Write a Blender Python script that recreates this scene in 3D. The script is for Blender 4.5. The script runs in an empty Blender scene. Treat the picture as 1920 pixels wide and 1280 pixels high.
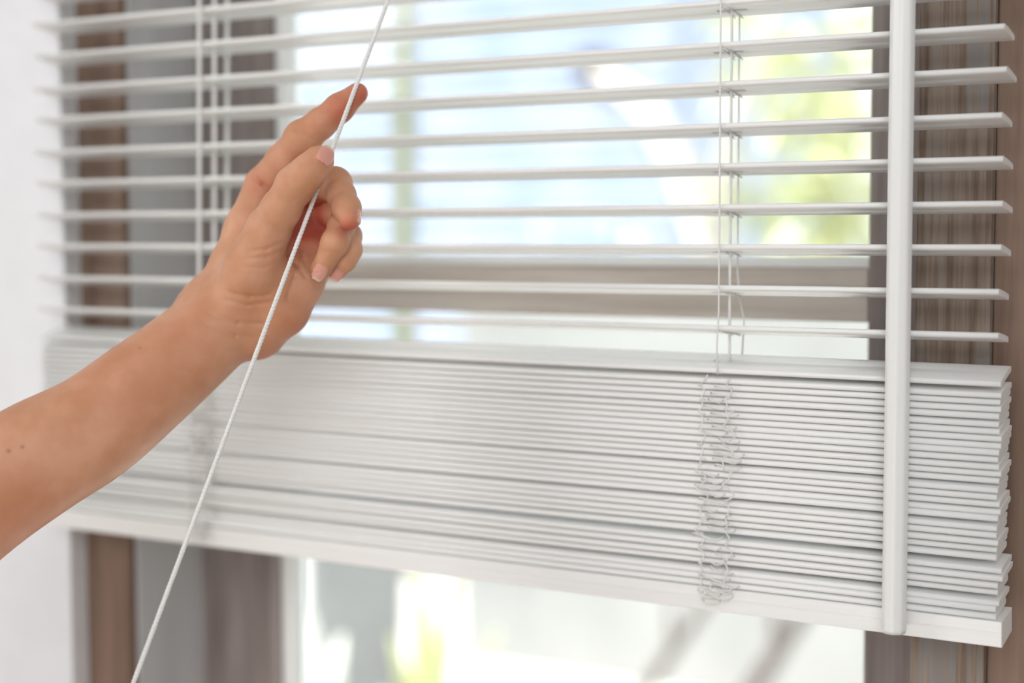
import bpy, bmesh, math, random
import numpy as np
from mathutils import Vector, Matrix
import openvdb as vdb

S = bpy.context.scene
COL = S.collection
MM = 0.001
R_ = math.radians

# ------------------------------------------------------------------ camera
FPX = 2926.0
YAW, PIT, ROL = R_(28.96), R_(3.87), R_(-0.13)
CAM = Vector((0.160, -0.782, 0.048))
fw = Vector((-math.sin(YAW) * math.cos(PIT), math.cos(YAW) * math.cos(PIT), -math.sin(PIT)))
rt0 = Vector((math.cos(YAW), math.sin(YAW), 0.0))
up0 = rt0.cross(fw)
rt = rt0 * math.cos(ROL) + up0 * math.sin(ROL)
up = -rt0 * math.sin(ROL) + up0 * math.cos(ROL)
cd = bpy.data.cameras.new('camera')
cam = bpy.data.objects.new('camera', cd)
COL.objects.link(cam)
M4 = Matrix((rt, up, -fw)).transposed().to_4x4()
M4.translation = CAM
cam.matrix_world = M4
cd.sensor_width = 36.0
cd.lens = FPX / 1920 * 36.0
cd.clip_start = 0.02
cd.dof.use_dof = True
cd.dof.focus_distance = 0.800
cd.dof.aperture_fstop = 2.8
S.camera = cam

# ------------------------------------------------------------------ world, sun, large lights, exposure
W = bpy.data.worlds.new('world')
S.world = W
W.use_nodes = True
wn = W.node_tree.nodes
bg = wn['Background']
bg.inputs[0].default_value = (0.93, 0.965, 1.0, 1)
bg.inputs[1].default_value = 1.8

def light(name, kind, loc, target, energy, size=None, color=(1, 1, 1), size_y=None):
    ld = bpy.data.lights.new(name, kind)
    o = bpy.data.objects.new(name, ld)
    COL.objects.link(o)
    o.location = loc
    o.rotation_euler = (Vector(target) - Vector(loc)).to_track_quat('-Z', 'Y').to_euler()
    ld.energy = energy
    ld.color = color
    if kind == 'AREA':
        ld.size = size
        if size_y:
            ld.shape = 'RECTANGLE'
            ld.size_y = size_y
    return o

sun = light('sun', 'SUN', (-5, -1.3, 6), (0, 0, 0), 9.0, color=(1.0, 0.975, 0.94))
sun.data.angle = R_(1.0)
key = light('ceiling_light_key', 'AREA', (-1.75, -1.45, 0.65), (-0.20, 0, 0.05), 9.5, 0.6, (1.0, 0.985, 0.965))  # added soft area light, unseen, front left, matching the wand's shadow side
fill = light('room_window_light', 'AREA', (0.8, -2.4, 0.75), (-0.2, 0, 0.05), 29, 1.6, (0.97, 0.985, 1.0), 1.5)  # added unseen fill from behind; the back wall has no opening
floor_bounce = light('floor_lamp_light', 'AREA', (-0.6, -1.5, -1.0), (-0.2, 0, 0.1), 8, 1.2, (1.0, 0.92, 0.90))  # added low warm fill standing in for light bounced off the floor

S.view_settings.view_transform = 'Standard'
S.view_settings.look = 'None'
S.view_settings.exposure = 0.10
S.view_settings.gamma = 1.0
S.view_settings.use_curve_mapping = False
S.cycles.use_denoising = True
S.cycles.max_bounces = 8
S.cycles.transparent_max_bounces = 12
S.cycles.sample_clamp_indirect = 6

# ------------------------------------------------------------------ unprojection helpers (to turn measured sight lines into places)
def ray(u, v):
    return fw + rt * ((u - 960) / FPX) - up * ((v - 640) / FPX)

def atY(u, v, Y):
    d = ray(u, v)
    return CAM + d * ((Y - CAM.y) / d.y)

def atD(u, v, D):
    return CAM + ray(u, v) * D

# ------------------------------------------------------------------ materials
def mat(name, color, rough=0.5, spec=0.5, **kw):
    m = bpy.data.materials.new(name)
    m.use_nodes = True
    b = m.node_tree.nodes['Principled BSDF']
    b.inputs['Base Color'].default_value = (*color, 1)
    b.inputs['Roughness'].default_value = rough
    b.inputs['Specular IOR Level'].default_value = spec
    for k, v in kw.items():
        b.inputs[k].default_value = v
    return m

def noisy(name, cols, scale=(1, 1, 1), nscale=5.0, detail=4, rough=0.5, spec=0.4, bump=0.0, pos=None, coord='Object', dist=0.0, rrough=0.55):
    m = mat(name, cols[0], rough, spec)
    nt = m.node_tree
    n = nt.nodes
    l = nt.links
    tc = n.new('ShaderNodeTexCoord')
    mp = n.new('ShaderNodeMapping')
    mp.inputs['Scale'].default_value = scale
    nz = n.new('ShaderNodeTexNoise')
    nz.inputs['Scale'].default_value = nscale
    nz.inputs['Detail'].default_value = detail
    nz.inputs['Roughness'].default_value = rrough
    nz.inputs['Distortion'].default_value = dist
    cr = n.new('ShaderNodeValToRGB')
    e = cr.color_ramp.elements
    pos = pos or [0.3 + 0.4 * i / max(1, len(cols) - 1) for i in range(len(cols))]
    while len(e) < len(cols):
        e.new(0.5)
    for i, c in enumerate(cols):
        e[i].position = pos[i]
        e[i].color = (*c, 1)
    l.new(tc.outputs[coord], mp.inputs['Vector'])
    l.new(mp.outputs[0], nz.inputs['Vector'])
    l.new(nz.outputs['Fac'], cr.inputs[0])
    b = n['Principled BSDF']
    l.new(cr.outputs[0], b.inputs['Base Color'])
    if bump:
        bp = n.new('ShaderNodeBump')
        bp.inputs['Strength'].default_value = bump
        bp.inputs['Distance'].default_value = 0.0006
        l.new(nz.outputs['Fac'], bp.inputs['Height'])
        l.new(bp.outputs[0], b.inputs['Normal'])
    return m

M = {}
M['plaster'] = noisy('white_plaster', [(0.78, 0.79, 0.805), (0.82, 0.83, 0.845)], (1, 1, 1), 30, 4, 0.8, 0.2, 0.15)
M['slat'] = noisy('white_painted_slat', [(0.84, 0.845, 0.825), (0.88, 0.885, 0.865)], (2, 60, 60), 6, 3, 0.38, 0.45, 0.10)
M['rail'] = noisy('white_painted_rail', [(0.84, 0.845, 0.825), (0.88, 0.885, 0.865)], (2, 60, 60), 6, 3, 0.4, 0.45, 0.08)
M['cord'] = noisy('white_cord', [(0.74, 0.73, 0.70), (0.86, 0.85, 0.83)], (1, 1, 1), 1400, 2, 0.85, 0.15, 0.3)
M['wand'] = mat('white_plastic', (0.80, 0.81, 0.79), 0.35, 0.4)
M['bead'] = mat('white_bead', (0.85, 0.86, 0.84), 0.5, 0.3)
M['hole'] = mat('dark_eyelet', (0.10, 0.10, 0.09), 0.5, 0.3)
# vertical grained veneer, with brown, pale and blue grey streaks
M['wood_v'] = noisy('brown_wood_vertical', [(0.11, 0.075, 0.055), (0.20, 0.145, 0.11), (0.265, 0.205, 0.16), (0.22, 0.215, 0.215), (0.31, 0.24, 0.185)],
                    (260, 260, 9), 1.0, 6, 0.6, 0.3, 0.5, pos=[0.28, 0.42, 0.52, 0.60, 0.70])
M['wood_g'] = noisy('grey_brown_wood_vertical', [(0.19, 0.155, 0.145), (0.28, 0.235, 0.22), (0.36, 0.32, 0.30)],
                    (120, 120, 6), 1.0, 5, 0.6, 0.3, 0.3, pos=[0.3, 0.5, 0.68])
M['wood_h'] = noisy('grey_brown_wood_horizontal', [(0.42, 0.36, 0.31), (0.54, 0.475, 0.42), (0.62, 0.56, 0.51)],
                    (6, 120, 120), 1.0, 5, 0.6, 0.3, 0.3, pos=[0.3, 0.5, 0.68])  # lighter than the stiles: window flare is painted into this colour
M['wood_r'] = noisy('warm_brown_wood', [(0.14, 0.085, 0.06), (0.23, 0.152, 0.112), (0.30, 0.21, 0.16)],
                    (70, 70, 4), 1.0, 5, 0.6, 0.3, 0.3, pos=[0.3, 0.5, 0.7])

def glass_mat():
    m = bpy.data.materials.new('clear_glass')
    m.use_nodes = True
    n = m.node_tree.nodes
    l = m.node_tree.links
    n.clear()
    out = n.new('ShaderNodeOutputMaterial')
    mx = n.new('ShaderNodeMixShader')
    tr = n.new('ShaderNodeBsdfTransparent')
    tr.inputs[0].default_value = (0.97, 0.985, 0.98, 1)
    gl = n.new('ShaderNodeBsdfGlossy')
    gl.inputs['Roughness'].default_value = 0.02
    fr = n.new('ShaderNodeFresnel')
    fr.inputs[0].default_value = 1.3
    l.new(fr.outputs[0], mx.inputs[0])
    l.new(tr.outputs[0], mx.inputs[1])
    l.new(gl.outputs[0], mx.inputs[2])
    l.new(mx.outputs[0], out.inputs[0])
    return m
M['glass'] = glass_mat()
M['lining'] = noisy('grey_lining', [(0.50, 0.495, 0.49), (0.62, 0.615, 0.61)], (40, 40, 2), 1.0, 3, 0.5)

# ------------------------------------------------------------------ mesh helpers
def link(name, me, m=None, parent=None, smooth=False):
    o = bpy.data.objects.new(name, me)
    COL.objects.link(o)
    if m and not me.materials:
        me.materials.append(m)
    if parent:
        o.parent = parent
    if smooth:
        for p in me.polygons:
            p.use_smooth = True
    return o

def from_bm(name, bm, m, parent=None, smooth=False):
    me = bpy.data.meshes.new(name)
    bm.to_mesh(me)
    bm.free()
    return link(name, me, m, parent, smooth)

def add_box(bm, lo, hi, bev=0.0):
    g = bmesh.ops.create_cube(bm, size=1.0)
    vs = g['verts']
    for v in vs:
        v.co = Vector([(lo[i] + hi[i]) / 2 + v.co[i] * (hi[i] - lo[i]) for i in range(3)])
    if bev:
        es = list({e for v in vs for e in v.link_edges})
        bmesh.ops.bevel(bm, geom=es, offset=bev, segments=2, affect='EDGES', profile=0.6)

def box(name, lo, hi, m, parent=None, bev=0.0):
    bm = bmesh.new()
    add_box(bm, lo, hi, bev)
    return from_bm(name, bm, m, parent)

def add_tube(bm, pts, rad, n=8, cap=True):
    pts = [Vector(p) for p in pts]
    rads = rad if isinstance(rad, (list, tuple)) else [rad] * len(pts)
    rings = []
    t0 = (pts[1] - pts[0]).normalized()
    ref = Vector((0, 0, 1)) if abs(t0.z) < 0.9 else Vector((1, 0, 0))
    nrm = t0.cross(ref).normalized()
    for i, p in enumerate(pts):
        a = pts[max(0, i - 1)]
        b = pts[min(len(pts) - 1, i + 1)]
        t = (b - a)
        t = t.normalized() if t.length > 1e-9 else t0
        nrm = (nrm - t * nrm.dot(t))
        nrm = nrm.normalized() if nrm.length > 1e-6 else t.orthogonal().normalized()
        bi = t.cross(nrm)
        rings.append([bm.verts.new(p + (nrm * math.cos(2 * math.pi * k / n) + bi * math.sin(2 * math.pi * k / n)) * rads[i]) for k in range(n)])
    for a, b in zip(rings, rings[1:]):
        for k in range(n):
            bm.faces.new((a[k], a[(k + 1) % n], b[(k + 1) % n], b[k]))
    if cap:
        bm.faces.new(rings[0][::-1])
        bm.faces.new(rings[-1])

def tag(o, label=None, cat=None, group=None, kind=None):
    if label: o['label'] = label
    if cat: o['category'] = cat
    if group: o['group'] = group
    if kind: o['kind'] = kind
    return o

def empty(name, loc=(0, 0, 0)):
    o = bpy.data.objects.new(name, None)
    COL.objects.link(o)
    o.location = loc
    o.empty_display_size = 0.05
    return o

def struct(o):
    o['kind'] = 'structure'
    return o

# ------------------------------------------------------------------ room shell
FLZ, CEZ = -1.15, 1.45
XW0, XW1, YB = -2.3, 2.2, -3.2
WY0, WY1 = 0.024, 0.150
struct(box('floor', (XW0, YB, FLZ - 0.1), (XW1, WY1, FLZ), noisy('pale_wood_floor', [(0.42, 0.34, 0.27), (0.55, 0.46, 0.38)], (3, 30, 3), 2, 4, 0.5)))
struct(box('ceiling', (XW0, YB, CEZ), (XW1, WY1, CEZ + 0.1), M['plaster']))
struct(box('wall_west', (XW0 - 0.1, YB, FLZ), (XW0, WY1, CEZ), M['plaster']))
struct(box('wall_east', (XW1, YB, FLZ), (XW1 + 0.1, WY1, CEZ), M['plaster']))
struct(box('wall_south', (XW0, YB - 0.1, FLZ), (XW1, YB, CEZ), M['plaster']))
OX0, OX1, OZ0, OZ1 = -0.645, 0.42, -0.62, 0.40      # hole in the window wall
bm = bmesh.new()
add_box(bm, (XW0, WY0, FLZ), (OX0, WY1, CEZ), 0.0015)
add_box(bm, (OX1, WY0, FLZ), (XW1, WY1, CEZ))
add_box(bm, (OX0, WY0, FLZ), (OX1, WY1, OZ0))
add_box(bm, (OX0, WY0, OZ1), (OX1, WY1, CEZ))
struct(from_bm('wall_north', bm, M['plaster']))
# wooden panel to the right of the casing
struct(box('trim_1', (-0.013, 0.046, OZ0), (OX1, WY1, OZ1), M['wood_r'], bev=0.001))

# the window: casing, sash, beads, panes
win = struct(empty('window_1', (-0.33, 0.115, OZ0)))
def wbox(name, lo, hi, m, bev=0.001):
    o = box(name, [lo[i] - win.location[i] for i in range(3)], [hi[i] - win.location[i] for i in range(3)], m, win, bev)
    return o
wbox('window_casing', (-0.645, 0.040, OZ0), (-0.603, 0.148, OZ1), M['wood_r'])
wbox('window_casing', (-0.052, 0.040, OZ0), (-0.0132, 0.148, OZ1), M['wood_v'])
wbox('window_casing', (-0.603, 0.040, 0.355), (-0.052, 0.148, OZ1), M['wood_h'])
wbox('window_lining', (-0.6029, 0.0445, -0.585), (-0.600, 0.1149, 0.355), M['lining'])
wbox('window_sill', (-0.603, 0.040, OZ0), (-0.052, 0.148, -0.585), M['wood_h'])
wbox('sash_stile', (-0.603, 0.115, -0.585), (-0.531, 0.143, 0.355), M['wood_g'], 0.0015)
wbox('sash_stile', (-0.099, 0.115, -0.585), (-0.052, 0.143, 0.355), M['wood_g'], 0.0015)
wbox('sash_rail', (-0.531, 0.115, -0.003), (-0.099, 0.143, 0.0285), M['wood_h'], 0.001)
wbox('sash_rail', (-0.531, 0.115, 0.305), (-0.099, 0.143, 0.355), M['wood_h'])
wbox('sash_rail', (-0.531, 0.115, -0.585), (-0.099, 0.143, -0.535), M['wood_h'])
for z0, z1 in ((0.0285, 0.305), (-0.535, -0.003)):
    wbox('glazing_bead', (-0.531, 0.119, z0), (-0.521, 0.135, z1), M['bead'])
    wbox('glazing_bead', (-0.521, 0.119, z0), (-0.099, 0.135, z0 + 0.0065), M['bead'])
    wbox('glazing_pane', (-0.521, 0.1275, z0 + 0.0065), (-0.099, 0.1305, z1), M['glass'], 0)

# ------------------------------------------------------------------ the blind
XR, XL = 0.0, -0.645
PITCH = 0.0215
LX = [-0.146, -0.498]        # ladder positions
blind = empty('venetian_blind', (-0.32, 0.0125, 0.345))
tag(blind, 'white venetian blind half drawn up in front of the window, lower slats stacked', 'window blind')
BO = Vector(blind.location)

def slat_mesh(width=0.0252, th=0.0030, holes=True, x0=XL, x1=XR, bow=0.0):
    """slat along x, centred; rounded front and back edges; slots for the lift cords"""
    L = x1 - x0
    xc = (x0 + x1) / 2
    hx = sorted([lx - xc for lx in LX])
    xs = [-L / 2]
    for h in hx:
        xs += [h - 0.0085, h + 0.0085] if holes else []
    xs += [L / 2]
    hw = width / 2
    r = th / 2
    # ring of the section: (y,z) ; indices of slot edges included
    top = [(-hw + r, r), (-0.002, r + 0.0002), (0.002, r + 0.0002), (hw - r, r)]
    arcb = [(hw - r + r * math.sin(a), r * math.cos(a)) for a in (R_(35), R_(70), R_(110), R_(145))]
    bot = [(hw - r, -r), (0.002, -r + 0.0002), (-0.002, -r + 0.0002), (-hw + r, -r)]
    arcf = [(-hw + r - r * math.sin(a), -r * math.cos(a)) for a in (R_(35), R_(70), R_(110), R_(145))]
    sec = top + arcb + bot + arcf
    n = len(sec)
    bm = bmesh.new()
    rings = [[bm.verts.new((x, y, z)) for (y, z) in sec] for x in xs]
    hole_seg = {1, 3} if holes else set()
    ti, bi_ = 1, 9        # section segment index that is the slot on top and bottom
    for s in range(len(xs) - 1):
        for k in range(n):
            if s in hole_seg and k in (ti, bi_):
                continue
            a, b = rings[s], rings[s + 1]
            bm.faces.new((a[k], b[k], b[(k + 1) % n], a[(k + 1) % n]))
        if s in hole_seg:
            a, b = rings[s], rings[s + 1]
            t0, t1, b0, b1 = ti, ti + 1, bi_, bi_ + 1
            # slot walls
            for q in ((a[t0], a[t1], a[b0], a[b1]), (b[t1], b[t0], b[b1], b[b0]),
                      (b[t0], a[t0], a[b1], b[b1]), (a[t1], b[t1], b[b0], a[b0])):
                bm.faces.new(q)
    bm.faces.new(rings[0])
    bm.faces.new(rings[-1][::-1])
    bmesh.ops.recalc_face_normals(bm, faces=bm.faces)
    me = bpy.data.meshes.new('slat')
    bm.to_mesh(me)
    bm.free()
    me.materials.append(M['slat'])
    for p in me.polygons:
        p.use_smooth = len(p.vertices) == 4 and abs(p.normal.x) < 0.5
    return me

SW = 0.0252
sm = slat_mesh(SW)
proto = bpy.data.objects.new('slat', sm)
COL.objects.link(proto)
proto.parent = blind
first = [True]
def place_slat(front_y, front_top_z, tilt, dx=0.0, roty=0.0, rotz=0.0):
    """tilt>0: front edge up"""
    if first[0]:
        o = proto
        first[0] = False
    else:
        o = proto.copy()
        COL.objects.link(o)
    cy = front_y + SW / 2 * math.cos(tilt)
    cz = front_top_z - 0.0012 - SW / 2 * math.sin(tilt)
    o.location = Vector(((XL + XR) / 2 + dx, cy, cz + roty * 0.0)) - BO
    o.rotation_euler = (-tilt, roty, rotz)
    return o

random.seed(7)
NUP = 15
dzs = [0, 0, 0.0003, 0, 0.0002, -0.0002, 0.0003, -0.0006, 0, 0, 0, 0, 0, 0, 0]
TILT = R_(8.2)
for k in range(NUP):
    place_slat(0.0, k * PITCH + dzs[k], TILT + R_(random.uniform(-0.6, 0.6)), random.uniform(-0.0012, 0.0012))

# the stack: front top edge heights, measured downward from its top slat
gaps = [5.2, 3.5, 3.5, 3.5, 3.7, 3.5, 3.4, 3.4, 3.4, 3.6, 3.5, 3.4, 3.5, 4.3, 3.4, 3.4, 3.7, 3.5, 4.8, 3.4, 3.5, 3.5, 4.0, 5.9, 3.6, 4.0, 3.5, 5.1, 3.3, 3.3, 3.4]
zt = -0.0245
TOT = 0.1190
sc = TOT / (sum(gaps) * 0.001)
stack_z = []
for i, g in enumerate(gaps):
    t = -8.5 + random.uniform(-1.0, 1.0)
    dx = 0.0008 + random.uniform(-0.0009, 0.0009)
    dy = random.uniform(-0.0007, 0.0007)
    rz = R_(random.uniform(-0.12, 0.12))
    if i == 0:
        t, dy, dx = -15.5, -0.0005, 0.001
    if g > 5.0 and i > 5:
        dy += 0.0012
    if i in (24, 25):
        dx += 0.0026
    place_slat(dy + 0.0005, zt + 0.006 * 0.32, R_(t), dx, 0.006 + 0.0008 * random.uniform(-1, 1), rz)
    stack_z.append(zt)
    zt -= g * 0.001 * sc
# bottom rail: trapezoid bar, two steps on its face
def bar_section(name, sec, x0, x1, m, loc, rotx, bev=0.0002):
    bm = bmesh.new()
    a = [bm.verts.new((x0, y, z)) for y, z in sec]
    b = [bm.verts.new((x1, y, z)) for y, z in sec]
    for k in range(len(sec)):
        bm.faces.new((a[k], b[k], b[(k + 1) % len(sec)], a[(k + 1) % len(sec)]))
    bm.faces.new(a[::-1])
    bm.faces.new(b)
    bmesh.ops.recalc_face_normals(bm, faces=bm.faces)
    bmesh.ops.bevel(bm, geom=bm.edges[:], offset=bev, segments=2, affect='EDGES')
    o = from_bm(name, bm, m, blind)
    o.location = Vector(loc) - BO
    o.rotation_euler = (rotx, 0, 0)
    return o
rail = bar_section('bottom_rail', [(-0.0005, 0), (0.0245, 0.0), (0.0245, -0.0125), (0.001, -0.0135), (-0.0003, -0.0128), (-0.0005, -0.0064), (-0.0001, -0.0060), (-0.0005, -0.0056)], XL - 0.001, XR + 0.0035, M['rail'],
            (0, 0.0, zt + 0.0004), R_(6.0))
rail.rotation_euler[1] = 0.0062
bar_section('headrail', [(0, 0), (0.028, 0), (0.028, -0.026), (0.0, -0.026)], XL - 0.002, XR + 0.002, M['rail'], (0, -0.001, 0.352), 0)

# ladders
def squiggle(x, z0, z1, seed, amp=0.004, ybase=-0.0022, n=9):
    rnd = random.Random(seed)
    pts = []
    z = z0
    ph = rnd.uniform(0, 6)
    N = 150
    for i in range(N):
        f = i / (N - 1)
        zz = z0 + (z1 - z0) * f + 0.0016 * math.sin(ph + f * 95 + 1.3)
        xx = x + amp * math.sin(f * 70 + ph) * (0.6 + 0.4 * math.sin(f * 9 + seed)) + 0.0012 * math.sin(f * 190 + ph)
        yy = ybase - 0.0011 * (1 + math.sin(f * 120 + seed))
        pts.append((xx, yy, zz))
    return pts
ZT = 0.328
for li, lx in enumerate(LX):
    sk = -0.004 if li == 1 else 0.0        # the far ladder hangs slightly askew
    rad = 0.00048 if li == 0 else 0.0013
    bm = bmesh.new()
    def X(z):
        return lx + (sk * (0.2 - z) / 0.2 if li == 1 else 0)
    # front string, down to the stack and over its top slat
    add_tube(bm, [Vector((X(z), -0.0013, z)) for z in [ZT - i * 0.02 for i in range(17)]] + [Vector((X(0) - 0.001, -0.0014, -0.012)), Vector((X(0), -0.0022, -0.026))], rad, 6)
    zb = [ZT - i * 0.02 for i in range(16)]
    add_tube(bm, [Vector((X(z) , 0.0262, z)) for z in zb] + [Vector((X(0) + 0.001, 0.0268, 0.014)), Vector((X(0) + 0.004, 0.0262, 0.002)), Vector((X(0) + 0.003, 0.0262, -0.018))], rad, 6)
    for k in range(NUP):                     # rungs under each slat
        zf = k * PITCH + dzs[k] - 0.0031
        for s in (-1, 1):
            add_tube(bm, [Vector((X(zf) + s * 0.0012, -0.0013, zf + 0.0008)), Vector((X(zf) + s * 0.0022, 0.0262, zf - 0.0262 * math.sin(TILT)))], 0.00036, 5)
    o = from_bm('ladder_cord', bm, M['cord'], blind, True)
    o.location = -BO
    # slack of the ladder, bunched over the face of the stack
    bm = bmesh.new()
    sx = X(-0.03)
    add_tube(bm, squiggle(sx - 0.0085, -0.027, -0.149, 3 + li, 0.0030), 0.00042, 5)
    add_tube(bm, squiggle(sx + 0.0065, -0.027, -0.147, 11 + li, 0.0034), 0.00042, 5)
    rnd = random.Random(21 + li)
    for i, zz in enumerate(stack_z[1:]):     # loops that stick out between slats
        w = rnd.uniform(0.004, 0.009)
        cx = sx + rnd.uniform(-0.006, 0.006)
        pts = []
        for q in range(9):
            a = math.pi * q / 8
            pts.append((cx - w * math.cos(a), 0.0005 - 0.0046 * math.sin(a), zz - 0.0030 + rnd.uniform(-0.0004, 0.0004) + 0.0012 * math.sin(a * 2)))
        add_tube(bm, pts, 0.00045, 5)
    for i in range(3):                       # the knot at the bottom
        cx, cz = sx + rnd.uniform(-0.003, 0.003), -0.141 - 0.0035 * i
        pts = [(cx + 0.0055 * math.cos(a), -0.003 - 0.0012 * math.sin(2 * a), cz + 0.0025 * math.sin(a)) for a in [2 * math.pi * q / 14 for q in range(14)]]
        add_tube(bm, pts, 0.0005, 5)
    o = from_bm('ladder_cord_slack', bm, M['cord'], blind, True)
    o['label'] = 'tangled slack ladder cord over the stacked slats'
    o.location = -BO
    bm = bmesh.new()
    add_tube(bm, [Vector((X(z) + 0.001, 0.0122, z)) for z in [ZT - i * 0.02 for i in range(19)]], 0.00078 if li == 0 else 0.0013, 7)
    o = from_bm('lift_cord', bm, M['cord'], blind, True)
    o.location = -BO

# tilt wand: eight sided bar with softened edges, straight down the front
bm = bmesh.new()
prof = [(0.0035, 0.322), (0.0056, 0.318), (0.0060, 0.312), (0.0060, -0.1500), (0.0055, -0.1522)]
NW = 48
rings = []
for rr, z in prof:
    rings.append([bm.verts.new((rr * (1 + 0.022 * math.cos(8 * a)) * math.cos(a + R_(8)), rr * (1 + 0.022 * math.cos(8 * a)) * math.sin(a + R_(8)), z))
                  for a in [2 * math.pi * k / NW for k in range(NW)]])
for a, b in zip(rings, rings[1:]):
    for k in range(NW):
        bm.faces.new((a[k], b[k], b[(k + 1) % NW], a[(k + 1) % NW]))
bm.faces.new(rings[0])
bm.faces.new(rings[-1][::-1])
bmesh.ops.recalc_face_normals(bm, faces=bm.faces)
wand = from_bm('tilt_wand', bm, M['wand'], blind, True)
wand.location = Vector((-0.0475, -0.0095, 0)) - BO
wand['label'] = 'white ribbed tilt wand'
bm = bmesh.new()
add_tube(bm, [(0, 0, 0.320), (0, 0.0, 0.332), (0, 0.006, 0.336), (0, 0.010, 0.332)], 0.0012, 6)
from_bm('hook', bm, M['wand'], wand)

# pull cord, from the headrail through the hand and down towards the viewer
H = atD(612, 310, 813 * MM)
tv = -480
for _ in range(30):
    tu = 612 + (310 - tv) * 0.374
    T = atY(tu, tv, -0.003)
    tv += (T.z - 0.330) * 3000
G = atD(250, 1280, 764 * MM)
def twist_cord(bm, pts, rad, pitch=0.006, strands=3):
    pts = [Vector(p) for p in pts]
    seg = [0.0]
    for a, b in zip(pts, pts[1:]):
        seg.append(seg[-1] + (b - a).length)
    L = seg[-1]
    N = int(L / (pitch / 8))
    path = []
    j = 0
    for i in range(N + 1):
        s = L * i / N
        while j < len(seg) - 2 and s > seg[j + 1]:
            j += 1
        path.append((pts[j].lerp(pts[j + 1], (s - seg[j]) / (seg[j + 1] - seg[j])), s))
    d = (pts[-1] - pts[0]).normalized()
    n1 = d.orthogonal().normalized()
    n2 = d.cross(n1)
    for q in range(strands):
        add_tube(bm, [p + (n1 * math.cos(2 * math.pi * (s / pitch + q / strands)) + n2 * math.sin(2 * math.pi * (s / pitch + q / strands))) * rad * 0.42 for p, s in path], rad * 0.62, 6)
bm = bmesh.new()
E2 = G + (G - H).normalized() * 0.12
twist_cord(bm, [T, H, G, E2], 0.00125)
pull = from_bm('pull_cord', bm, M['cord'], blind, True)
pull.location = -BO
pull['label'] = 'white pull cord held taut by the hand'

# ------------------------------------------------------------------ the arm and hand, one continuous surface
# joints measured as sight line + depth (mm) and kept in the camera's axes, in mm, while the surface is grown
def J(u, v, d, rpx):
    return (np.array([(u - 960) * d / FPX, -(v - 640) * d / FPX, -d]), rpx * d / FPX)

VS = 0.75     # voxel size, mm
forearm = [J(-420, 1215, 748, 150), J(-250, 1085, 765, 138), J(-60, 948, 786, 112), J(60, 866, 800, 107), J(172, 803, 812, 98), J(268, 728, 823, 90), J(348, 664, 833, 81), J(412, 610, 842, 74)]
wristb = [J(330, 660, 845, 60), J(425, 600, 856, 58)]
upperarm = [J(-420, 1215, 748, 150), J(-640, 1180, 700, 160), J(-860, 1100, 660, 170)]
mc = [
    [J(412, 578, 846, 58), J(440, 500, 850, 45), J(464, 430, 853, 41), J(496, 350, 858, 37)],
    [J(440, 600, 852, 50), J(562, 362, 862, 36)],
    [J(465, 615, 854, 46), J(608, 402, 862, 34)],
    [J(490, 622, 850, 42), J(625, 458, 856, 31)],
]
hypo = [J(482, 618, 842, 48), J(530, 580, 837, 45), J(563, 528, 838, 40), J(590, 480, 845, 32)]
thenar = [J(440, 575, 836, 52), J(474, 500, 826, 50), J(505, 428, 815, 42)]
thumb = [J(505, 428, 815, 42), J(528, 390, 807, 35.5), J(553, 348, 800, 32), J(576, 325, 798, 31.5), J(597, 302, 799, 29.5)]
index = [J(496, 350, 858, 37), J(535, 301, 846, 34), J(567, 260, 836, 30), J(601, 232, 832, 27.5), J(636, 203, 830, 26), J(670, 175, 830, 20)]
middle = [J(562, 362, 862, 34), J(600, 352, 843, 29), J(627, 347, 826, 28), J(640, 366, 816, 26), J(650, 390, 806, 25.5), J(656, 411, 800, 20.5)]
ring = [J(608, 402, 862, 32), J(632, 398, 842, 27), J(649, 398, 827, 26), J(640, 425, 814, 24), J(628, 455, 807, 24.5), J(603, 503, 811, 20)]
little = [J(625, 458, 856, 28), J(645, 450, 838, 23), J(655, 442, 827, 22), J(657, 468, 818, 20.5), J(647, 488, 817, 19.5), J(632, 508, 820, 17)]
webi = [J(470, 440, 845, 34), J(520, 350, 840, 22)]     # web between thumb and index

allp = forearm + upperarm + sum(mc, []) + hypo + thenar + thumb + index + middle + ring + little
lo = np.min([p - r for p, r in allp], 0) - 6
hi = np.max([p + r for p, r in allp], 0) + 6
lo[0] = max(lo[0], J(-640, 1180, 715, 0)[0][0])
dims = np.ceil((hi - lo) / VS).astype(int)
F = np.full(dims, 40.0, np.float32)
ax = [(lo[i] + VS * np.arange(dims[i])).astype(np.float32) for i in range(3)]

def cone_sdf(a, ra, b, rb, sl):
    x = ax[0][sl[0]][:, None, None] - a[0]
    y = ax[1][sl[1]][None, :, None] - a[1]
    z = ax[2][sl[2]][None, None, :] - a[2]
    d = b - a
    l2 = float(d @ d)
    t = np.clip((x * d[0] + y * d[1] + z * d[2]) / l2, 0, 1)
    return np.sqrt((x - t * d[0]) ** 2 + (y - t * d[1]) ** 2 + (z - t * d[2]) ** 2) - (ra + (rb - ra) * t)

def region(pts, pad):
    l = np.min([p - r for p, r in pts], 0) - pad
    h = np.max([p + r for p, r in pts], 0) + pad
    i0 = np.clip(np.floor((l - lo) / VS).astype(int), 0, dims - 1)
    i1 = np.clip(np.ceil((h - lo) / VS).astype(int) + 1, 1, dims)
    return tuple(slice(int(a), int(b)) for a, b in zip(i0, i1))

def smin(a, b, k):
    h = np.maximum(k - np.abs(a - b), 0) / k
    return np.minimum(a, b) - h * h * k * 0.25

def chain_field(ch, sl, k):
    f = None
    for (a, ra), (b, rb) in zip(ch, ch[1:]):
        s = cone_sdf(a, ra, b, rb, sl)
        f = s if f is None else smin(f, s, k)
    return f

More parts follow.
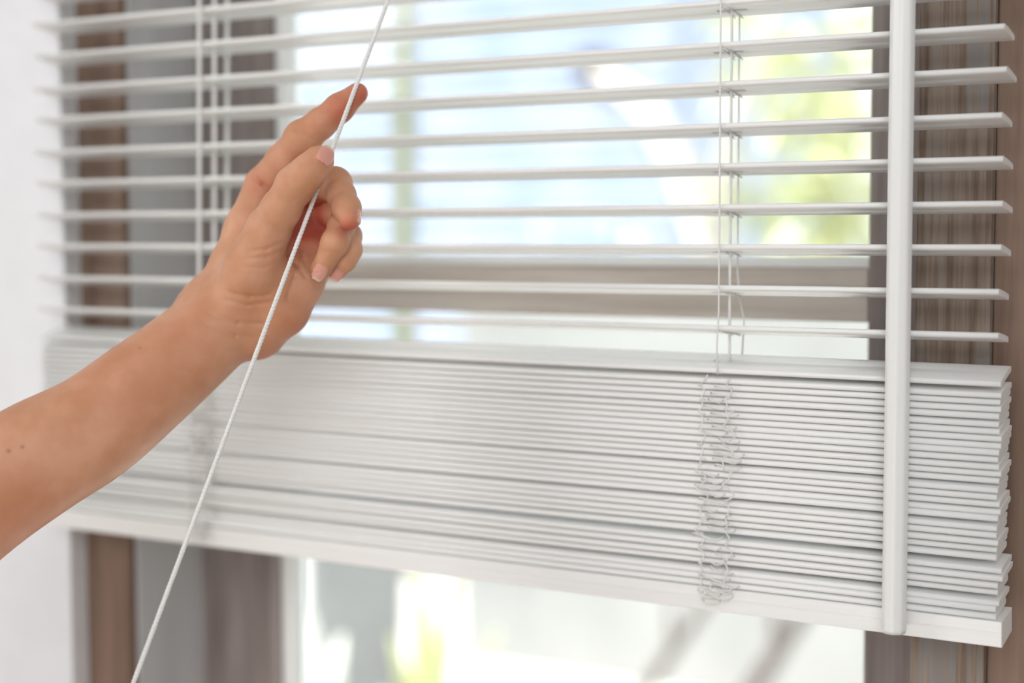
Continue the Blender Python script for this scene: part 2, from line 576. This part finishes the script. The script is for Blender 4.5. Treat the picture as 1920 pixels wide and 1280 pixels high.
def put(ch, kin, kout, pad=14):
    sl = region(ch, pad)
    f = chain_field(ch, sl, kin)
    F[sl] = smin(F[sl], f, kout)

put(upperarm, 12, 1, 16)
def spline(ch, n=6):
    out = []
    A = [np.append(p, r) for p, r in ch]
    A = [2 * A[0] - A[1]] + A + [2 * A[-1] - A[-2]]
    for i in range(1, len(A) - 2):
        a, b, c, d = A[i - 1:i + 3]
        for q in range(n):
            t = q / n
            out.append(0.5 * (2 * b + (c - a) * t + (2 * a - 5 * b + 4 * c - d) * t * t + (3 * b - a - 3 * c + d) * t ** 3))
    out.append(A[-2])
    return [(x[:3], float(x[3])) for x in out]
forearm = [(p, r + 1.1) for p, r in forearm]
put(spline(forearm), 0.5, 10, 16)
put(wristb, 4, 12, 18)
for c in mc:
    put(c, 5, 9, 14)
put(hypo, 8, 9, 14)
put(thenar, 8, 11, 16)
put(thumb, 4, 2.0, 10)
put(index, 3.5, 3.0, 10)
put(middle, 3.5, 1.4, 8)
put(ring, 3.5, 1.2, 8)
put(little, 3.5, 1.2, 8)

# knuckle swellings, tendon, wrist bone
def blob(u, v, d, r, k):
    p, rr = J(u, v, d, r)
    put([(p, rr), (p + np.array([0.1, 0, 0]), rr)], 1, k, 10)
blob(553, 346, 803, 32.5, 5)
blob(567, 259, 836, 30.5, 5)
blob(628, 344, 827, 29, 5)
blob(388, 572, 850, 44, 12)

# creases: shallow grooves, each a short arc on the skin (u, v, depth, width, strength in mm)
def groove(pts, w=0.9, a=0.55):
    P = [J(u, v, d, 0)[0] for u, v, d in pts]
    sl = region([(p, 8.0) for p in P], 1)
    for p, q in zip(P, P[1:]):
        x = ax[0][sl[0]][:, None, None] - p[0]
        y = ax[1][sl[1]][None, :, None] - p[1]
        z = ax[2][sl[2]][None, None, :] - p[2]
        d = q - p
        t = np.clip((x * d[0] + y * d[1]) / float(d[0] ** 2 + d[1] ** 2), 0, 1)
        r2 = (x - t * d[0]) ** 2 + (y - t * d[1]) ** 2
        zz = (z - t * d[2]) / 7.0
        F[sl] += (a * np.exp(-r2 / (w * w)) * np.exp(-zz ** 4)).astype(np.float32)
groove([(553, 243, 829), (572, 250, 828), (586, 262, 828)], 0.8, 0.5)
groove([(476, 332, 848), (492, 345, 846), (504, 357, 845)], 1.1, 0.9)
groove([(482, 340, 848), (499, 350, 846)], 0.8, 0.5)
groove([(622, 193, 824), (640, 213, 824)], 0.8, 0.3)
groove([(433, 395, 842), (448, 412, 838)], 0.9, 0.35)
groove([(470, 472, 812), (500, 466, 806), (530, 452, 806)], 0.9, 0.6)
groove([(465, 485, 813), (498, 482, 808), (525, 470, 808)], 0.9, 0.5)
groove([(430, 548, 822), (470, 556, 820), (505, 552, 822)], 1.1, 0.6)
groove([(425, 562, 822), (465, 572, 822), (510, 566, 824)], 1.0, 0.5)
groove([(400, 590, 824), (445, 605, 822), (492, 606, 826)], 1.1, 0.7)
groove([(395, 612, 822), (440, 628, 822), (480, 632, 826)], 1.0, 0.5)
groove([(458, 500, 812), (490, 502, 808), (515, 492, 808)], 0.8, 0.4)
groove([(560, 455, 838), (572, 490, 836), (592, 522, 836)], 1.0, 0.7)
groove([(538, 560, 824), (552, 520, 826), (566, 480, 832)], 1.0, 0.7)
groove([(530, 470, 834), (560, 500, 832), (575, 520, 830)], 1.1, 0.8)
groove([(538, 330, 795), (560, 352, 795)], 0.8, 0.22)
groove([(532, 338, 795), (553, 360, 795)], 0.8, 0.22)
groove([(592, 268, 795), (585, 284, 794), (590, 306, 794)], 0.7, 0.25)
groove([(612, 382, 806), (628, 408, 802)], 0.8, 0.0)
groove([(608, 470, 802), (636, 474, 800)], 0.8, 0.25)

# finger nails: thin shallow shells of their own colour (centre, long axis, normal, half length, half width)
def unit(v):
    v = np.array(v, float)
    return v / np.linalg.norm(v)
NAILS = []
def nail(u, v, d, long_, nrm, hl, hw, r):
    c = J(u, v, d, 0)[0]
    n = unit(nrm)
    l_ = unit(np.array(long_, float) - n * np.dot(long_, n))
    s = np.cross(n, l_)
    NAILS.append((c, l_, s, n, hl, hw, r))
# centre on the bone line; r = distance from bone line to nail face
nail(597, 302, 799, (0.62, 0.72, 0), (0.62, 0.30, 0.66), 6.0, 4.6, 8.0)
nail(601, 507, 811, (-0.45, -0.9, 0.0), (-0.02, -0.30, 0.95), 4.7, 3.9, 5.6)
nail(631, 510, 820, (-0.45, -0.9, 0.0), (0.12, -0.30, 0.95), 4.2, 3.4, 4.85)
nail(655, 410, 801, (0.15, -0.8, 0.6), (0.96, 0.12, 0.15), 4.2, 3.4, 5.7)
nail(671, 178, 830, (0.82, 0.6, 0), (-0.35, 0.45, -0.82), 5.2, 4.0, 5.75)
for (c, l_, s, n, hl, hw, r) in NAILS:
    cc = c + n * r
    sl = region([(cc, 12.0)], 1)
    x = ax[0][sl[0]][:, None, None] - cc[0]
    y = ax[1][sl[1]][None, :, None] - cc[1]
    z = ax[2][sl[2]][None, None, :] - cc[2]
    a = x * l_[0] + y * l_[1] + z * l_[2]
    b = x * s[0] + y * s[1] + z * s[2]
    h = x * n[0] + y * n[1] + z * n[2] + (b * b) / (2 * (r + 1.0)) + 0.010 * a * a
    e = np.sqrt((a / hl) ** 2 + (b / hw) ** 4 + 1e-6)
    shell = np.maximum(np.abs(h) - 0.35, (e - 1) * hw * 0.6)
    rim = (0.12 * np.exp(-((e - 1.08) * hw / 0.55) ** 2) * (np.abs(h) < 2.0)).astype(np.float32)
    F[sl] += rim
    F[sl] = np.minimum(F[sl], shell.astype(np.float32))

F = np.clip(F, -4, 4)
# fade the clip plane of the upper arm so that the surface closes
F[0, :, :] = 4
g = vdb.FloatGrid(background=4.0)
g.copyFromArray(F, tolerance=0.0)
pts, quads = g.convertToQuads(isovalue=0.0)
pts = np.array(pts, float)
del F
# light smoothing
q = np.array(quads)
edges = np.concatenate([q[:, [0, 1]], q[:, [1, 2]], q[:, [2, 3]], q[:, [3, 0]]])
for lam in (0.5, -0.52, 0.5, -0.52, 0.4):
    acc = np.zeros_like(pts)
    cnt = np.zeros(len(pts))
    for a_, b_ in ((0, 1), (1, 0)):
        for c_ in range(3):
            acc[:, c_] += np.bincount(edges[:, a_], weights=pts[edges[:, b_], c_], minlength=len(pts))
        cnt += np.bincount(edges[:, a_], minlength=len(pts))
    pts += lam * (acc / np.maximum(cnt, 1)[:, None] - pts)
P = pts * VS + lo                                       # camera axes, mm
Rm = np.array([list(rt), list(up), list(-fw)])          # rows
Wd = P * MM @ Rm + np.array(list(CAM))
root = np.array(list(atD(60, 868, 0.8)))
me = bpy.data.meshes.new('person')
me.from_pydata((Wd - root).tolist(), [], q[:, ::-1].tolist())
me.update()
bmn = bmesh.new()
bmn.from_mesh(me)
bmesh.ops.recalc_face_normals(bmn, faces=bmn.faces)
bmn.to_mesh(me)
bmn.free()
# where blood shows through: finger tips, knuckles, heel of the hand; shade painted into the palm hollow
flush_shade = np.zeros(len(P))
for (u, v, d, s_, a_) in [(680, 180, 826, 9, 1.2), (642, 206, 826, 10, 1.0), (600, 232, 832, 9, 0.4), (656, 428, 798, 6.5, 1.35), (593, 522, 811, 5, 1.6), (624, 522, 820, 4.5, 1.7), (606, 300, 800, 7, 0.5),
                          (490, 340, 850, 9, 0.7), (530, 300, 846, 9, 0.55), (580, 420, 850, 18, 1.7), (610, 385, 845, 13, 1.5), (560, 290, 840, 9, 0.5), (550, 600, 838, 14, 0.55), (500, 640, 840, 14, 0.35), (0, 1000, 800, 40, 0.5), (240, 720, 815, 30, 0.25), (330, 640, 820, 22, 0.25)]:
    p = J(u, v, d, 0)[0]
    flush_shade = np.maximum(flush_shade, a_ * np.exp(-((P - p) ** 2).sum(1) / (s_ * s_)))
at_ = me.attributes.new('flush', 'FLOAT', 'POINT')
at_.data.foreach_set('value', flush_shade.astype(np.float32))
mole = np.zeros(len(P))
for (u, v, s_) in [(16, 845, 1.1), (42, 838, 0.9), (262, 652, 0.6)]:
    x_, y_ = P[:, 0] / -P[:, 2] * FPX + 960, 640 - P[:, 1] / -P[:, 2] * FPX
    near = P[:, 2] > -np.interp(u, [-60, 60, 268, 412], [786, 800, 823, 842])
    mole = np.maximum(mole, near * 0.8 * np.exp(-((x_ - u) ** 2 + (y_ - v) ** 2) / (s_ * 3.6) ** 2))
me.attributes.new('mole', 'FLOAT', 'POINT').data.foreach_set('value', mole.astype(np.float32))
nl = np.zeros(len(P))
ntip = np.zeros(len(P))
for (c, l_, s, n, hl, hw, r) in NAILS:
    rel = P - (c + n * r)
    a = rel @ l_
    b = rel @ s
    h = rel @ n + b * b / (2 * (r + 1.0)) + 0.010 * a * a
    e = np.sqrt((a / hl) ** 2 + (b / hw) ** 4)
    m_ = np.clip((1.02 - e) / 0.10, 0, 1) * (np.abs(h) < 1.3)
    nl = np.maximum(nl, m_)
    ntip = np.maximum(ntip, m_ * np.clip((a / hl - 0.62) / 0.12, 0, 1))
me.attributes.new('nail', 'FLOAT', 'POINT').data.foreach_set('value', nl.astype(np.float32))
me.attributes.new('nail_tip', 'FLOAT', 'POINT').data.foreach_set('value', ntip.astype(np.float32))

def skin_mat():
    m = mat('skin', (0.62, 0.36, 0.26), 0.5, 0.35)
    nt = m.node_tree
    n, l = nt.nodes, nt.links
    b = n['Principled BSDF']
    tc = n.new('ShaderNodeTexCoord')
    nz = n.new('ShaderNodeTexNoise')
    nz.inputs['Scale'].default_value = 45
    nz.inputs['Detail'].default_value = 5
    l.new(tc.outputs['Object'], nz.inputs['Vector'])
    cr = n.new('ShaderNodeValToRGB')
    cr.color_ramp.elements[0].position = 0.35
    cr.color_ramp.elements[0].color = (0.54, 0.255, 0.135, 1)
    cr.color_ramp.elements[1].position = 0.68
    cr.color_ramp.elements[1].color = (0.65, 0.345, 0.215, 1)
    l.new(nz.outputs['Fac'], cr.inputs[0])
    def attr(name):
        a = n.new('ShaderNodeAttribute')
        a.attribute_name = name
        return a.outputs['Fac']
    def mix(fac, a, bcol):
        mx = n.new('ShaderNodeMix')
        mx.data_type = 'RGBA'
        l.new(fac, mx.inputs['Factor'])
        l.new(a, mx.inputs['A'])
        mx.inputs['B'].default_value = (*bcol, 1)
        return mx.outputs['Result']
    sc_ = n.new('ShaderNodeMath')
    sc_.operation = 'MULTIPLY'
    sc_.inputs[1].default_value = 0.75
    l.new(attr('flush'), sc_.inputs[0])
    c = mix(sc_.outputs[0], cr.outputs[0], (0.50, 0.115, 0.07))  # skin redness, plus the painted shade of the palm hollow
    c = mix(attr('mole'), c, (0.26, 0.12, 0.06))
    c = mix(attr('nail'), c, (0.68, 0.33, 0.26))
    c = mix(attr('nail_tip'), c, (0.74, 0.50, 0.40))
    l.new(c, b.inputs['Base Color'])
    b.inputs['Subsurface Weight'].default_value = 0.25
    b.inputs['Subsurface Radius'].default_value = (0.006, 0.0022, 0.0012)
    b.inputs['Subsurface Scale'].default_value = 1.0
    mr = n.new('ShaderNodeMapRange')
    mr.inputs['To Min'].default_value = 0.5
    mr.inputs['To Max'].default_value = 0.25
    l.new(attr('nail'), mr.inputs['Value'])
    l.new(mr.outputs[0], b.inputs['Roughness'])
    n2 = n.new('ShaderNodeTexNoise')
    n2.inputs['Scale'].default_value = 900
    n2.inputs['Detail'].default_value = 3
    l.new(tc.outputs['Object'], n2.inputs['Vector'])
    bp = n.new('ShaderNodeBump')
    bp.inputs['Strength'].default_value = 0.25
    bp.inputs['Distance'].default_value = 0.0003
    l.new(n2.outputs['Fac'], bp.inputs['Height'])
    l.new(bp.outputs[0], b.inputs['Normal'])
    return m
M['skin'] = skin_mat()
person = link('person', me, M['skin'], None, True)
person.location = root
tag(person, 'bare forearm and hand of a person reaching in and pinching the white pull cord', 'person')

# ------------------------------------------------------------------ outside the window
GZ = -1.35
M['stone'] = noisy('pale_paving', [(0.62, 0.61, 0.57), (0.72, 0.71, 0.67)], (1, 1, 1), 3, 4, 0.9)
M['siding'] = noisy('lavender_siding', [(0.30, 0.38, 0.50), (0.46, 0.49, 0.64)], (0.8, 1, 1.2), 2.2, 3, 0.7)
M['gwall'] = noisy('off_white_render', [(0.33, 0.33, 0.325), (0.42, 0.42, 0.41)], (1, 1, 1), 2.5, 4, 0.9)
M['leaf'] = noisy('yellow_green_leaf', [(0.44, 0.48, 0.22), (0.78, 0.78, 0.52)], (1, 1, 1), 3, 3, 0.5)
M['bark'] = noisy('dark_bark', [(0.09, 0.075, 0.07), (0.16, 0.135, 0.125)], (8, 8, 2), 6, 4, 0.9)
M['pbark'] = noisy('pale_bark', [(0.60, 0.56, 0.50), (0.74, 0.71, 0.65)], (8, 8, 2), 6, 4, 0.9)
M['gbark'] = noisy('olive_bark', [(0.17, 0.18, 0.08), (0.28, 0.28, 0.14)], (8, 8, 2), 6, 4, 0.9)
M['gpot'] = noisy('grey_concrete', [(0.22, 0.225, 0.235), (0.30, 0.305, 0.31)], (1, 1, 1), 5, 4, 0.8)
M['wleaf'] = noisy('pale_variegated_leaf', [(0.80, 0.82, 0.74), (0.86, 0.87, 0.83)], (1, 1, 1), 4, 3, 0.45)
M['petal'] = mat('white_petal', (0.88, 0.88, 0.86), 0.6)
M['dkglass'] = mat('blue_window_glass', (0.30, 0.42, 0.55), 0.15, 0.5)

struct(box('ground', (-14, 0.15, GZ - 0.1), (8, 16, GZ), M['stone']))

house = empty('neighbour_house', (-5.0, 8.0, GZ))
tag(house, 'pale lavender house wall with lap siding behind the garden, seen blurred through the upper pane', 'house')
def hbox(name, lo, hi, m, par=None, bev=0.0):
    return box(name, [lo[i] - house.location[i] for i in range(3)], [hi[i] - house.location[i] for i in range(3)], m, par or house, bev)
a0 = atY(545, 300, 8.0)
a1 = atY(1255, 300, 8.0)
bm = bmesh.new()
nb = 26
for i in range(nb):
    z0 = GZ + i * 0.155
    p = [(a0.x, 8.0 - 0.025, z0), (a1.x, 8.0 - 0.025, z0), (a1.x, 8.0, z0 + 0.155), (a0.x, 8.0, z0 + 0.155)]
    lo_ = [bm.verts.new(Vector(c) - Vector(house.location)) for c in p]
    hi_ = [bm.verts.new(Vector(c) + Vector((0, 0.12, 0)) - Vector(house.location)) for c in p]
    bm.faces.new(lo_)
    bm.faces.new(hi_[::-1])
    for k in range(4):
        bm.faces.new((lo_[k], hi_[k], hi_[(k + 1) % 4], lo_[(k + 1) % 4]))
bmesh.ops.recalc_face_normals(bm, faces=bm.faces)
from_bm('wall', bm, M['siding'], house)
hbox('wall', (a0.x, 8.1, GZ), (a1.x, 12.0, GZ + nb * 0.155), M['siding'])
for (u0, u1, v0, v1) in [(590, 690, 74, 100), (700, 735, 140, 200), (1010, 1150, 405, 450), (1180, 1235, 180, 215)]:
    c0, c1 = atY(u0, v1, 7.95), atY(u1, v0, 7.95)
    f = hbox('window', (c0.x, 7.93, c0.z), (c1.x, 8.02, c1.z), M['bead'])
    hbox('pane', (c0.x + 0.03, 7.92, c0.z + 0.02), (c1.x - 0.03, 7.93, c1.z - 0.02), M['dkglass'], f)

c0, c1 = atY(1095, 160, 7.9), atY(1128, 100, 7.9)
hbox('wall_lamp', (c0.x, 7.80, c0.z), (c1.x, 8.0, c1.z), M['bark'], bev=0.01)
gw0, gw1 = atY(860, 560, 3.6), atY(1660, 560, 3.6)
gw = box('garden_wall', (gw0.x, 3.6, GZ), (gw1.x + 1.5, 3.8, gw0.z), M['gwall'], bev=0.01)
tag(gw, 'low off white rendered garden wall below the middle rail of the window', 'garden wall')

def leaf_blade(bm, base, dirv, L, w, droop=0.25, n=6, th=0.0012):
    dirv = Vector(dirv).normalized()
    side = dirv.cross(Vector((0, 0, 1)))
    side = side.normalized() if side.length > 0.05 else Vector((1, 0, 0))
    side = (side + Vector((0, 0, random.uniform(-0.6, 0.6)))).normalized()
    rows = []
    for i in range(n + 1):
        t = i / n
        c = Vector(base) + dirv * L * t + Vector((0, 0, -droop * L * t * t))
        ww = w * math.sin(math.pi * (0.06 + 0.92 * t)) ** 0.8
        nn = side.cross(dirv).normalized()
        rows.append([bm.verts.new(c - side * ww / 2 + nn * ww * 0.12), bm.verts.new(c), bm.verts.new(c + side * ww / 2 + nn * ww * 0.12),
                     bm.verts.new(c - nn * th * 2)])
    for a, b in zip(rows, rows[1:]):
        for k in range(4):
            k2 = (0, 1, 2, 3)[k], (1, 2, 3, 0)[k]
            bm.faces.new((a[k2[0]], a[k2[1]], b[k2[1]], b[k2[0]]))
    bm.faces.new(rows[0])
    bm.faces.new(rows[-1][::-1])

def tree(name, trunk_pts, rads, branches, label, bark, leafmat=None, leaves=(), cat='tree', group=None, seed=0):
    random.seed(seed)
    base = Vector(trunk_pts[0])
    e = empty(name, base)
    tag(e, label, cat, group)
    bm = bmesh.new()
    add_tube(bm, [Vector(p) - base for p in trunk_pts], rads, 10)
    for bp, br in branches:
        add_tube(bm, [Vector(p) - base for p in bp], br, 8)
    from_bm('trunk', bm, bark, e, True)
    if leafmat:
        bm = bmesh.new()
        for (c, R, n, L, w) in leaves:
            for i in range(n):
                d = Vector((random.gauss(0, 1), random.gauss(0, 1), random.gauss(0, 0.8))).normalized()
                p = Vector(c) + d * R * random.random() ** 0.6
                leaf_blade(bm, p - base, (d + Vector((0, 0, -0.2))), L * random.uniform(0.7, 1.2), w, 0.3, 4)
        o = from_bm('foliage', bm, leafmat, e)
    return e

# slim olive stem beside the house
p0, p1 = atY(757, 480, 4.6), atY(757, 60, 4.6)
t0 = Vector((p0.x, 4.6, GZ))
tree('slim_tree', [t0, p0, p1, p1 + Vector((0.03, 0.05, 1.6))], [0.050, 0.047, 0.044, 0.03],
     [], 'slim olive green tree stem seen upright through the upper pane', M['gbark'],
     M['leaf'], [(p1 + Vector((0.03, 0.05, 1.9)), 0.5, 120, 0.2, 0.06)], seed=3)
# pale branching tree right of the house
b0 = atY(1330, 560, 4.2)
q0 = Vector((b0.x, 4.2, GZ))
q1 = atY(1335, 450, 4.2)
q2 = atY(1290, 330, 4.2)
q3 = atY(1215, 200, 4.2)
q4 = atY(1120, 130, 4.25)
q5 = atY(1370, 250, 4.1)
q6 = atY(1440, 60, 4.0)
tree('pale_branching_tree', [q0, q1, q2, q3, q4], [0.075, 0.07, 0.06, 0.045, 0.02],
     [([q1, q5, q6, q6 + Vector((0.1, 0, 0.6))], [0.04, 0.03, 0.025, 0.015])],
     'pale barked tree with leaning branches and yellow green leaves outside the upper pane', M['pbark'],
     M['leaf'], [(atY(1500, 60, 4.2), 0.22, 40, 0.2, 0.06), (atY(1420, 330, 4.3), 0.13, 22, 0.17, 0.05), (atY(1590, 350, 4.4), 0.14, 50, 0.18, 0.05)], seed=5)
# yellow green shrub at the right of both panes
s0 = atY(1585, 900, 4.9)
tree('leafy_shrub', [Vector((s0.x, 4.9, GZ)), atY(1580, 900, 4.9), atY(1560, 500, 4.9), atY(1530, 150, 4.9)], [0.03, 0.025, 0.02, 0.01],
     [], 'yellow green leafy shrub at the right edge of both panes', M['bark'],
     M['leaf'], [(atY(1555, 160, 5.0), 0.25, 55, 0.22, 0.07), (atY(1560, 400, 5.0), 0.26, 65, 0.22, 0.07), (atY(1540, 640, 4.9), 0.22, 90, 0.2, 0.07), (atY(1620, 1240, 4.6), 0.2, 90, 0.2, 0.07)],
     cat='shrub', seed=8)
# two dark leaning trunks low in the lower pane
for (ua, va, ub, vb, lab) in [(1215, 1285, 1330, 1120, 'dark leaning stem before the garden wall, the one nearer the middle of the lower pane'),
                              (1405, 1300, 1530, 1110, 'dark leaning stem before the garden wall, the thicker one near the right stile')]:
    A, B = atY(ua, va, 3.0), atY(ub, vb, 3.1)
    d = (B - A)
    A2 = A + (A - B) * ((A.z - GZ) / (B.z - A.z))
    th = 0.018 if ua < 1300 else 0.027
    B2 = B + d * 1.2 + Vector((0, 0, 0.1))
    tree('leaning_stem', [A2, A, B, B2], [th, th, th * 0.9, th * 0.4],
         [([A + d * 0.4, A + d * 0.7 + Vector((-0.06, 0, 0.02)), A + d + Vector((-0.12, 0, 0.06))], [th * 0.6, th * 0.5, th * 0.2])], lab, M['bark'], cat='tree',
         group='dark leaning stems in the lower pane', seed=1)
# grey planter with big pale leaves and a yellow green plant beside it
pc = atY(668, 1180, 2.6)
ptop = atY(668, 860, 2.6).z
def lathe(name, prof, m, parent, n=28):
    bm = bmesh.new()
    rs = [[bm.verts.new((r * math.cos(2 * math.pi * k / n), r * math.sin(2 * math.pi * k / n), z)) for k in range(n)] for r, z in prof]
    for a, b in zip(rs, rs[1:]):
        for k in range(n):
            bm.faces.new((a[k], a[(k + 1) % n], b[(k + 1) % n], b[k]))
    bm.faces.new(rs[0][::-1])
    bm.faces.new(rs[-1])
    bmesh.ops.recalc_face_normals(bm, faces=bm.faces)
    return from_bm(name, bm, m, parent, True)
pl = empty('tall_planter', (pc.x, 2.6, GZ))
tag(pl, 'tall grey concrete planter standing in the garden, low at the left of the lower pane', 'planter')
h_ = ptop - GZ
lathe('pot', [(0.085, 0), (0.12, 0.02), (0.14, h_ - 0.02), (0.155, h_), (0.14, h_), (0.13, h_ - 0.04), (0.01, h_ - 0.05)], M['gpot'], pl)
lathe('soil', [(0.128, h_ - 0.045), (0.126, h_ - 0.038), (0.01, h_ - 0.034)], M['bark'], pl)
def blades(name, base, specs, m, label, cat='plant', seed=0):
    random.seed(seed)
    e = empty(name, base)
    tag(e, label, cat)
    for tip, w in specs:
        bm = bmesh.new()
        d = Vector(tip) - Vector(base)
        # stem part then broad blade
        leaf_blade(bm, (0, 0, 0), d, d.length, w, 0.0, 14, 0.004)
        from_bm('leaf', bm, m, e)
    return e
bz = atY(600, 1500, 1.5)
blades('pale_leaf_plant', (bz.x, 1.5, bz.z), [(atY(572, 1125, 1.5), 0.075), (atY(640, 1190, 1.55), 0.10), (atY(520, 1240, 1.5), 0.08), (atY(720, 1300, 1.55), 0.09)], M['wleaf'],
       'plant with broad pointed pale leaves low outside the left of the lower pane', seed=2)
gz = atY(800, 1560, 1.9)
blades('yellow_green_plant', (gz.x, 1.9, gz.z), [(atY(860, 1040, 1.9), 0.10), (atY(790, 1030, 1.95), 0.06), (atY(740, 1190, 1.9), 0.07), (atY(930, 1180, 1.9), 0.06)], M['leaf'],
       'plant with long yellow green upright leaves outside the lower pane, right of the planter', seed=4)
# ground planter boxes carrying the two plants
for (b, nm, w, lab) in [(Vector((bz.x, 1.5, bz.z)), 'planter_box', 0.16, 'pale stone planter box carrying the pale leaved plant'),
                        (Vector((gz.x, 1.9, gz.z)), 'planter_box', 0.16, 'pale stone planter box carrying the yellow green plant')]:
    o = box(nm, (b.x - w, b.y - w, GZ), (b.x + w, b.y + w, b.z - 0.001), M['stone'], bev=0.01)
    tag(o, lab, 'planter')
# added white blossoms standing in for bright bokeh highlights
spots = [(822, 1262, 2.3), (890, 1258, 2.4), (1190, 452, 4.0), (1482, 447, 3.88), (1500, 630, 4.05)]
labs = ['white blossom low in the lower pane, left of its twin', 'white blossom low in the lower pane, right of its twin', 'white blossom just above the middle rail, before the house wall',
        'white blossom just above the middle rail, near the right stile', 'white blossom just below the middle rail at the right']
for (u, v, Y), lab in zip(spots, labs):
    c = atY(u, v, Y)
    e = empty('blossom_stalk', (c.x, c.y, GZ))
    tag(e, lab, 'flower', 'white blossoms in the garden')
    bm = bmesh.new()
    add_tube(bm, [(0, 0, 0), (0.01, 0, (c.z - GZ) / 2), (0, 0, c.z - GZ)], 0.003, 6)
    from_bm('stem', bm, M['leaf'], e)
    bm = bmesh.new()
    s_ = 0.024 * Y / 4
    for k in range(7):
        a = 2 * math.pi * k / 7
        bmesh.ops.create_icosphere(bm, subdivisions=2, radius=s_ * 0.6, matrix=Matrix.Translation((s_ * 0.6 * math.cos(a), -0.01 + 0.01 * (k % 2), c.z - GZ + s_ * 0.6 * math.sin(a))))
    bmesh.ops.create_icosphere(bm, subdivisions=2, radius=s_ * 0.6, matrix=Matrix.Translation((0, -0.02, c.z - GZ)))
    from_bm('petals', bm, M['petal'], e, True)
